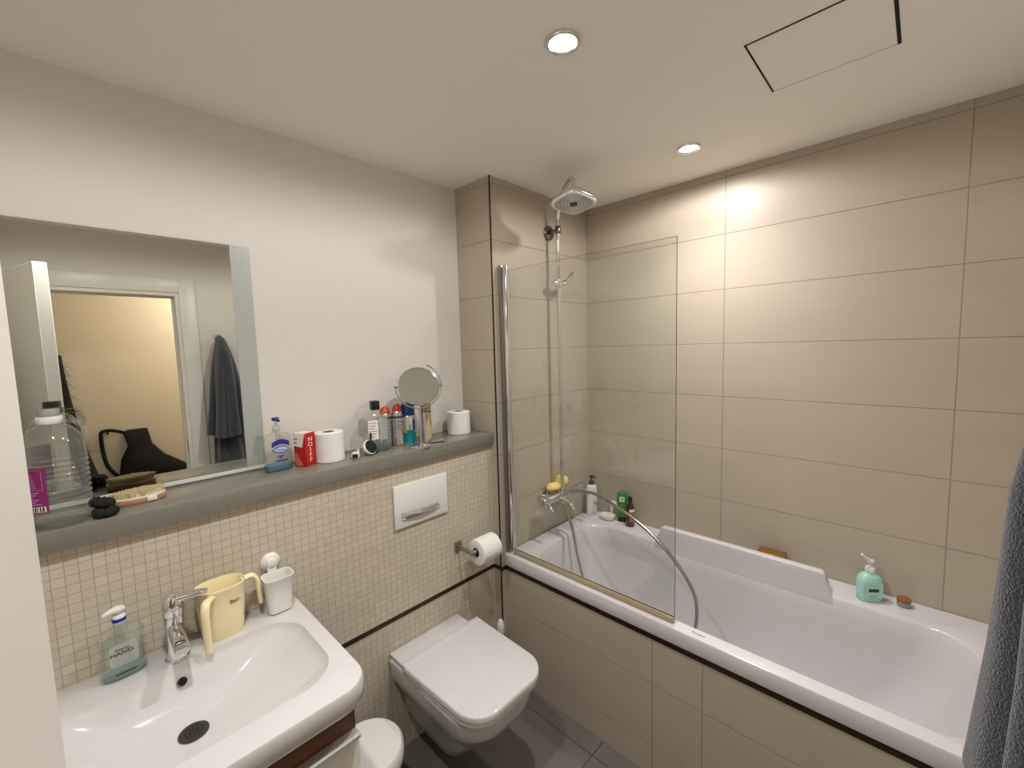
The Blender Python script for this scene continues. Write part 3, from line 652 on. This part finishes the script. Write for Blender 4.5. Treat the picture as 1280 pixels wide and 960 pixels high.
b = BM(); lathe(b, [(.0262, .0075), (.025, .012), (.018, .014), (.001, .0145)], 32, M=Mt); obj('pad', b, M_cloth_black, t)
b = BM(); tube(b, [(-.004, .012, .052), (-.008, .018, .070), (-.009, .020, .082)], .0045, 10); obj('handle', b, M_black, t)
b = BM(); tube(b, [(-.012, .02, .022), (-.002, .036, .010), (.006, .042, .006)], .006, 10); obj('rest', b, M_black, t)
# mouthwash
t = thing('mouthwash_bottle', 'clear mouthwash bottle with square black cap left of the aerosol cans', 'bottle', (-.150, -.532, SH), math.radians(-12))
b = BM()
def mr(hx_, hy_, z): return rrect(-hx_, hx_, -hy_, hy_, min(hx_, hy_)*.55, 6, z)
loft(b, [mr(.026, .046, 0), mr(.029, .049, .004), mr(.029, .049, .030), mr(.027, .047, .060), mr(.029, .049, .115), mr(.028, .048, .140), mr(.022, .036, .154), mr(.0155, .0155, .160), mr(.0155, .0155, .166)]); obj('bottle', b, M_clear, t)
b = BM(); loft(b, [mr(.024, .044, .003), mr(.027, .047, .006), mr(.027, .047, .022)]); obj('liquid', b, clear('green_liquid', (.55, .78, .72), .05, 1.33, .6, (110, 160, 150), .3), t)
b = BM(); box(b, -.0165, .0165, -.0165, .0165, .166, .202, .003); obj('cap', b, M_black, t)
b = BM(); box(b, .0295, .0299, -.037, .002, .050, .128); box(b, .0295, .0299, .006, .037, .045, .135, mat=2)
for k in range(6): box(b, .0300, .0302, -.034, -.012+(k*7 % 3)*.004, .060+k*.011, .0635+k*.011, mat=1)
obj('label', b, [MC['label_white'], pr('grey_ink', (150, 152, 150), .5), clear('label_film', (.9, .93, .92), .2, 1.3, .5, (210, 220, 216), .3)], t)
# aerosol cans
def can(label, loc, r, h, capm, caph, bands, style, group=None, name='aerosol_can'):
    t = thing(name, label, 'aerosol can', loc, 0, group)
    b = BM(); lathe(b, [(r-.002, 0), (r, .002), (r, h-.012), (r-.002, h-.004), (r*.8, h)], 36)
    obj('can', b, M_silver, t)
    if bands:
        b = BM(); ms = []
        for i, (z0, z1, m, a0, a1) in enumerate(bands): arc_patch(b, r, z0, z1, math.radians(a0), math.radians(a1), 20, mat=i, off=.0004+.0003*i); ms.append(m)
        obj('print', b, ms, t)
    b = BM()
    if style == 'dome': lathe(b, [(r*.86, h), (r*.86, h+.006), (r*.8, h+caph*.55), (r*.45, h+caph*.95), (r*.4, h+caph), (.001, h+caph)], 32); box(b, -.004, .010, -.004, .004, h+caph*.5, h+caph*1.1, .002)
    else: lathe(b, [(r*.98, h-.004), (r*.99, h+caph-.004), (r*.9, h+caph), (.001, h+caph)], 32)
    obj('cap', b, capm, t); return t
M_gr = MC['grey_ink']; M_teal2 = pr('teal_print', (18, 138, 150), .35, metal=.3); M_dblue = pr('blue_cap', (22, 66, 128), .3)
pb = [(.03+.014*k, .034+.014*k, M_gr, -35, 25-(k*17 % 20)) for k in range(6)]+[(.118, .126, pr('dark_grey_print', (70, 70, 72), .4), -70, 60)]
can('silver aerosol can with orange cap half behind the mouthwash bottle', (-.185, -.470, SH), .0245, .140, M_orange, .026, pb, 'dome', 'orange-capped aerosol cans')
can('silver aerosol can with orange cap standing clear, just left of the blue-capped can', (-.165, -.423, SH), .0245, .148, M_orange, .026, pb, 'dome', 'orange-capped aerosol cans')
can('silver and teal aerosol can with dark blue cap behind the round vanity mirror', (-.152, -.378, SH), .0275, .128, M_dblue, .048, [(.006, .050, M_teal2, -80, 70), (.050, .062, M_teal2, -50, 20), (.062, .105, M_lb, 8, 34), (.085, .12, MC['label_white'], -30, 0)], 'cap')
can('slim silver and gold aerosol can with gold cap behind the vanity mirror stem', (-.112, -.316, SH), .0225, .148, pr('gold_cap', (190, 152, 62), .3, metal=.7), .032, [(.02, .13, pr('pale_gold', (200, 190, 150), .35, metal=.4), -40, 40), (.134, .139, M_ink, -60, 60), (.07, .10, M_ink, 20, 34)], 'cap')
# vanity mirror
t = thing('vanity_mirror', 'round chrome vanity mirror on a stand in front of the aerosol cans', 'mirror', (-.060, -.380, SH), 0)
b = BM(); lathe(b, [(.044, 0), (.045, .002), (.040, .006), (.012, .010), (.007, .013)], 40); obj('base', b, M_chrome, t)
b = BM(); cyl(b, (0, 0, .008), (0, 0, .160), .0052, 16); obj('stem', b, M_chrome, t)
vd = (Vector((1.427, -1.363, 1.633))-Vector((-.066, -.378, SH+.252))); 
az = math.atan2(vd.y, vd.x)+math.radians(4)
MM = Matrix.Translation((0, 0, .252)) @ Matrix.Rotation(az, 4, 'Z')
b = BM(); tube(b, [MM @ Vector((0, .092*math.cos(a), .092*math.sin(a))) for a in [PI+PI*i/16 for i in range(23)]], .0032, 10, 2); 
for s in (-1, 1): cyl(b, MM @ Vector((0, s*.083, 0)), MM @ Vector((0, s*.098, 0)), .005, 14)
obj('yoke', b, M_chrome, t)
MT = MM @ Matrix.Rotation(math.radians(90-28), 4, 'Y')
b = BM(); lathe(b, [(.079, .005), (.083, .006), (.0855, .003), (.0855, -.003), (.083, -.006), (.079, -.005)], 56, M=MT, cap0=False, cap1=False); obj('rim', b, M_chrome, t)
b = BM(); lathe(b, [(.0795, -.003), (.0795, .0032)], 56, M=MT); obj('mirror_glass', b, M_mirror, t)
# folded silver tweezers on the shelf edge
t = thing('nail_clipper', 'small metal nail clipper lying on the shelf edge right of the vanity mirror', 'nail clipper', (-.060, -.300, SH), math.radians(62))
b = BM(); box(b, -.030, .030, -.0065, .0065, .0005, .004, .001); obj('lower_blade', b, M_dchrome, t)
b = BM(); loft(b, [[Vector((x, p.x, z+p.y)) for p in rrect(-.006, .006, -.0015, .0015, .001, 2)] for x, z in ((-.028, .0062), (0, .008), (.030, .0135))]); obj('lever', b, M_chrome, t)

# ------------------------------------------------------------------ things on the bath
M_spg = pr('yellow_sponge', (240, 216, 128), .95, bump=(140, .8), var=(30, .12))
b = BM()
for c, r in (((0, -.018, .022), (.032, .062, .024)), ((.004, .034, .036), (.030, .046, .036))):
    ball(b, c, *r, n=28)
rnd = random.Random(5)
for v in b.verts: v.co *= 1+.05*math.sin(90*v.co.y+40*v.co.x)+.03*rnd.random()
o = tag(obj('bath_sponge', b, M_spg), 'yellow bath sponge resting on the mixer behind the shower rail', 'sponge'); o.location = (.036, .400, MZ+.019)
t = thing('lotion_bottle', 'tall white pump bottle with navy pump in the corner of the bath', 'pump bottle', (.058, .700, RIM), math.radians(-30))
b = BM(); loft(b, [flat_ring(a, c, z, 2.4) for a, c, z in ((.020, .030, 0), (.0225, .0325, .003), (.0225, .0325, .160), (.020, .029, .172), (.014, .017, .178), (.013, .013, .182))]); obj('bottle', b, M_white, t)
b = BM(); tube(b, [(.0232, .012, .085), (.0238, .005, .08), (.0235, .012, .066), (.0232, .022, .07)], .0035, 8, flat=.3); obj('logo', b, M_dnavy, t)
pump_top(t, .182, .0155, M_dnavy, M_dnavy, (.030, .010), .013, .026)
t = thing('soap_dish', 'white soap dish on a suction pad between the white pump and green bottles', 'soap dish', (.168, YF, .672), 0)
b = BM(); lathe(b, [(.024, 0), (.025, .003), (.018, .010), (.0125, .014), (.012, .022), (.010, .024), (.001, .0245)], 28, M=Matrix.Translation((0, 0, .028)) @ Matrix.Rotation(PI/2, 4, 'X')); obj('suction_pad', b, M_white, t)
b = BM(); box(b, -.008, .008, -.024, -.014, -.022, .022, .002); obj('stem', b, M_white, t)
b = BM()
def sd(k, z): return ell(0, -.064, .046*k, .036*k, z, 36, 2.4)
loft(b, [sd(.75, -.034), sd(.9, -.031), sd(1, -.014), sd(1.0, -.012), sd(.94, -.013), sd(.84, -.026)]); obj('dish', b, M_white, t)
t = thing('shampoo_bottle', 'green shampoo bottle standing on its black cap on the bath edge', 'bottle', (.248, .722, RIM), math.radians(-70))
b = BM(); loft(b, [flat_ring(a, c, z, 2.8) for a, c, z in ((.015, .024, .028), (.0175, .0275, .034), (.019, .030, .09), (.018, .0285, .150), (.0165, .026, .166), (.014, .022, .170))])
gb = obj('bottle', b, pr('green_plastic', (52, 130, 50), .3), t)
b = BM(); loft(b, [flat_ring(a, c, z, 2.8) for a, c, z in ((.013, .021, 0), (.0155, .025, .002), (.0155, .025, .028))]); obj('cap', b, M_black, t)
b = BM(); box(b, .0190, .0196, -.014, .014, .118, .148, .0003, 1); box(b, .0196, .0198, -.006, .008, .124, .142, mat=1)
for k in range(5): box(b, .0192, .0198, -.016, .016, .058+k*.010, .0605+k*.010, mat=2)
obj('label', b, [MC['label_white'], pr('sage_print', (150, 190, 150), .5), pr('light_green_print', (90, 184, 84), .5)], gb)
t = thing('shower_oil_bottle', 'slim dark brown bottle right of the green shampoo on the bath edge', 'bottle', (.312, .690, RIM), math.radians(-50))
b = BM(); loft(b, [flat_ring(a, c, z, 2.3) for a, c, z in ((.016, .020, 0), (.018, .0225, .003), (.0185, .023, .06), (.017, .0215, .105), (.013, .015, .125), (.009, .009, .134), (.009, .009, .140))]); obj('bottle', b, pr('amber_plastic', (72, 24, 14), .12, coat=.5), t)
b = BM(); lathe(b, [(.0105, .138), (.0115, .140), (.0115, .162), (.010, .164), (.001, .164)], 24); obj('cap', b, M_black, t)
b = BM(); 
for z0, z1, m in ((.030, .052, 1), (.055, .078, 0), (.084, .100, 2)): arc_patch(b, .0188, z0, z1, math.radians(-20), math.radians(62), 10, ry=.0232, mat=m)
obj('label', b, [pr('tan_print', (170, 120, 90), .5), pr('orange_print', (190, 96, 40), .5), MC['label_white']], t)
# teal pump bottle and amber jar on the wide end of the rim
t = thing('teal_soap_bottle', 'mint green pump bottle with white pump on the bath rim by the tiled wall', 'pump bottle', (1.318, .676, RIM), math.radians(-52))
M_mint = pr('mint_plastic', (165, 212, 198), .3)
b = BM(); loft(b, [flat_ring(a, c, z, 2.7) for a, c, z in ((.022, .036, 0), (.0255, .0395, .004), (.0265, .041, .03), (.0265, .041, .07), (.024, .037, .090), (.018, .026, .101), (.0135, .0145, .106), (.013, .013, .112))]); mb = obj('bottle', b, M_mint, t)
b = BM()
on_disc(b, [Vector((.0267, p.x, .048+p.y)) for p in rrect(-.030, .030, -.030, .030, .004, 3)], (.0004, 0, 0), 0)
box(b, .0270, .0276, -.020, .016, .043, .055, mat=1); box(b, .0271, .0274, -.018, .012, .027, .029, mat=2); box(b, .0271, .0274, -.012, .008, .021, .023, mat=2); box(b, .0271, .0274, -.018, .014, .066, .068, mat=2)
obj('label', b, [pr('mint_label', (172, 216, 203), .4), pr('dark_teal_print', (20, 52, 54), .5), pr('teal_ink', (92, 150, 138), .5)], mb)
pump_top(t, .112, .0155, M_white, M_white, (.002, -.010), .0105, .020)
b = BM(); tube(b, [(0, .008, .150), (.002, -.012, .160), (.004, -.034, .180)], (.0075, .004), 10); obj('nozzle', b, M_white, t)
t = thing('amber_pot', 'tiny glass pot with amber lid right of the mint green bottle', 'pot', (1.416, .704, RIM), 0)
b = BM(); lathe(b, [(.017, 0), (.020, .002), (.021, .010), (.020, .018), (.017, .019)], 32); obj('pot', b, pr('smoky_glass', (128, 132, 138), .1, coat=.5), t)
b = BM(); lathe(b, [(.0205, .0195), (.0215, .022), (.0205, .030), (.015, .033), (.001, .034)], 32); obj('lid', b, pr('amber_lid', (140, 84, 34), .2, coat=.4), t)
t = thing('gold_soap_tin', 'flat gold tin lying behind the raised back rim of the bathtub', 'tin', (.985, .712, RIM), math.radians(3))
b = BM(); box(b, -.052, .052, -.030, .030, 0, .050, .004); obj('tin', b, pr('gold_foil', (176, 130, 48), .3, metal=.8, bump=(60, .3)), t)
b = BM(); box(b, -.053, .053, -.031, .031, .0505, .066, .004); obj('lid', b, pr('gold_foil', (176, 130, 48)), t)

# ------------------------------------------------------------------ towel on its wall hook
t = thing('towel_hook', 'small chrome wall hook carrying the grey blue towel', 'hook', (XR, -.625, 1.755))
b = BM(); cyl(b, (0, 0, 0), (-.007, 0, 0), .022, 28, .002); obj('plate', b, M_chrome, t)
b = BM(); tube(b, [(-.005, 0, 0), (-.04, 0, -.004), (-.058, 0, .006), (-.062, 0, .022)], .006, 12); obj('peg', b, M_chrome, t)
M_tow = pr('terry_towel', (50, 52, 63), .95, bump=(380, 1.0), var=(260, .6), sheen=.4)
t = thing('bath_towel', 'grey blue terry towel hanging in folds from a hook beside the doorway', 'towel', (1.601, -.625, 0))
def towel(lv, ph, folds, name, hem):
    b = BM(); n = 96; rings = []
    for z, x0, x1, hy_ in lv:
        cx, hx_ = (x0+x1)/2, (x1-x0)/2; rr = []
        f = min(1, max(0, (1.75-z)/.5))
        for i in range(n):
            a = 2*PI*i/n; k = 1-(.30*f)*(.5+.5*math.cos(folds*a+ph+.8*z))-.04*f*math.sin(2*folds*a+3*z)
            rr.append(Vector((cx-1.595+hx_*k*math.cos(a), .0+hy_*k*math.sin(a), z+(.012*math.sin(3*a+ph) if z == lv[-1][0] else 0))))
        rings.append(rr)
    loft(b, rings)
    return obj(name, b, M_tow, t, 70)
def lvl(tab, m=5):
    out = []
    for a, c in zip(tab[:-1], tab[1:]):
        for j in range(m): out.append(tuple(a[q]+(c[q]-a[q])*j/m for q in range(4)))
    out.append(tab[-1]); return out
towel(lvl([(1.765, 1.648, 1.664, .012), (1.74, 1.610, 1.685, .028), (1.66, 1.545, 1.700, .050), (1.56, 1.515, 1.708, .074), (1.45, 1.497, 1.708, .092), (1.25, 1.488, 1.708, .115), (1.075, 1.476, 1.708, .138)]), .4, 7, 'outer_fold', 0)
towel(lvl([(1.30, 1.56, 1.700, .070), (1.0, 1.535, 1.704, .095), (.84, 1.525, 1.706, .105)], 6), 1.3, 5, 'inner_fold', 0)

# ------------------------------------------------------------------ hallway: bag and dark scarf seen in the mirror
t = thing('shoulder_bag', 'black bag with a long strap hanging on the hallway wall, seen in the mirror', 'bag', (HX, -1.0, 0), 0)
b = BM()
rg = []
for z, y0, y1, d_ in ((.52, -.20, .30, .10), (.56, -.22, .33, .14), (.70, -.17, .27, .16), (.82, -.15, .12, .14), (.92, -.10, .05, .11), (1.02, -.12, .035, .08), (1.045, -.10, .03, .05)):
    rg.append([Vector((-.004-d_/2-p.x, p.y+(y0+y1)/2, z)) for p in ell(0, 0, d_/2, (y1-y0)/2, 0, 32, 2.8)])
loft(b, rg); obj('bag_body', b, M_cloth_black, t, 60)
b = BM(); tube(b, [(-.05, -.06, 1.0), (-.05, -.16, 1.05), (-.05, -.225, 1.06), (-.05, -.25, 1.02), (-.05, -.235, .80), (-.06, -.16, .66), (-.07, -.10, .58)], .013, 10); obj('strap', b, M_cloth_black, t)
b = BM(); cyl(b, (0, -.21, 1.04), (-.07, -.21, 1.04), .008, 14, .002); obj('hook', b, M_black, t)
t = thing('feather_scarf', 'dark fuzzy scarf hanging from a chrome hook in the hallway, seen in the mirror', 'scarf', (HX, -1.37, 0), 0)
b = BM(); tube(b, [(-.05, -.07, 1.66), (-.06, -.065, 1.5), (-.06, -.05, 1.3), (-.06, -.03, 1.1), (-.075, .0, .9), (-.085, .03, .74), (-.085, .04, .64)], (.03, .055), 14); sc = obj('scarf', b, pr('dark_wool', (46, 36, 34), .95, bump=(60, .8)), t)
b = BM(); rnd = random.Random(11); C_ = smooth_path([(-.05, -.07, 1.62), (-.06, -.05, 1.3), (-.06, -.03, 1.1), (-.07, .0, .9), (-.085, .04, .66)], 30)
for i in range(420):
    p = rnd.choice(C_); d_ = Vector((rnd.uniform(-1, -.1), rnd.uniform(-1, .8), rnd.uniform(-.6, .6))).normalized(); L0 = rnd.uniform(.05, .13)
    tube(b, [p, p+d_*L0*.6, p+d_*L0+Vector((0, 0, -.02))], (.0014, .0005), 3, 1, caps=False)
obj('fuzz', b, MC['dark_wool'], sc)
b = BM(); cyl(b, (0, -.07, 1.70), (-.012, -.07, 1.70), .02, 20, .002); tube(b, [(-.01, -.07, 1.70), (-.05, -.07, 1.695), (-.07, -.07, 1.70), (-.075, -.07, 1.725)], .007, 10); obj('hook', b, M_chrome, t)
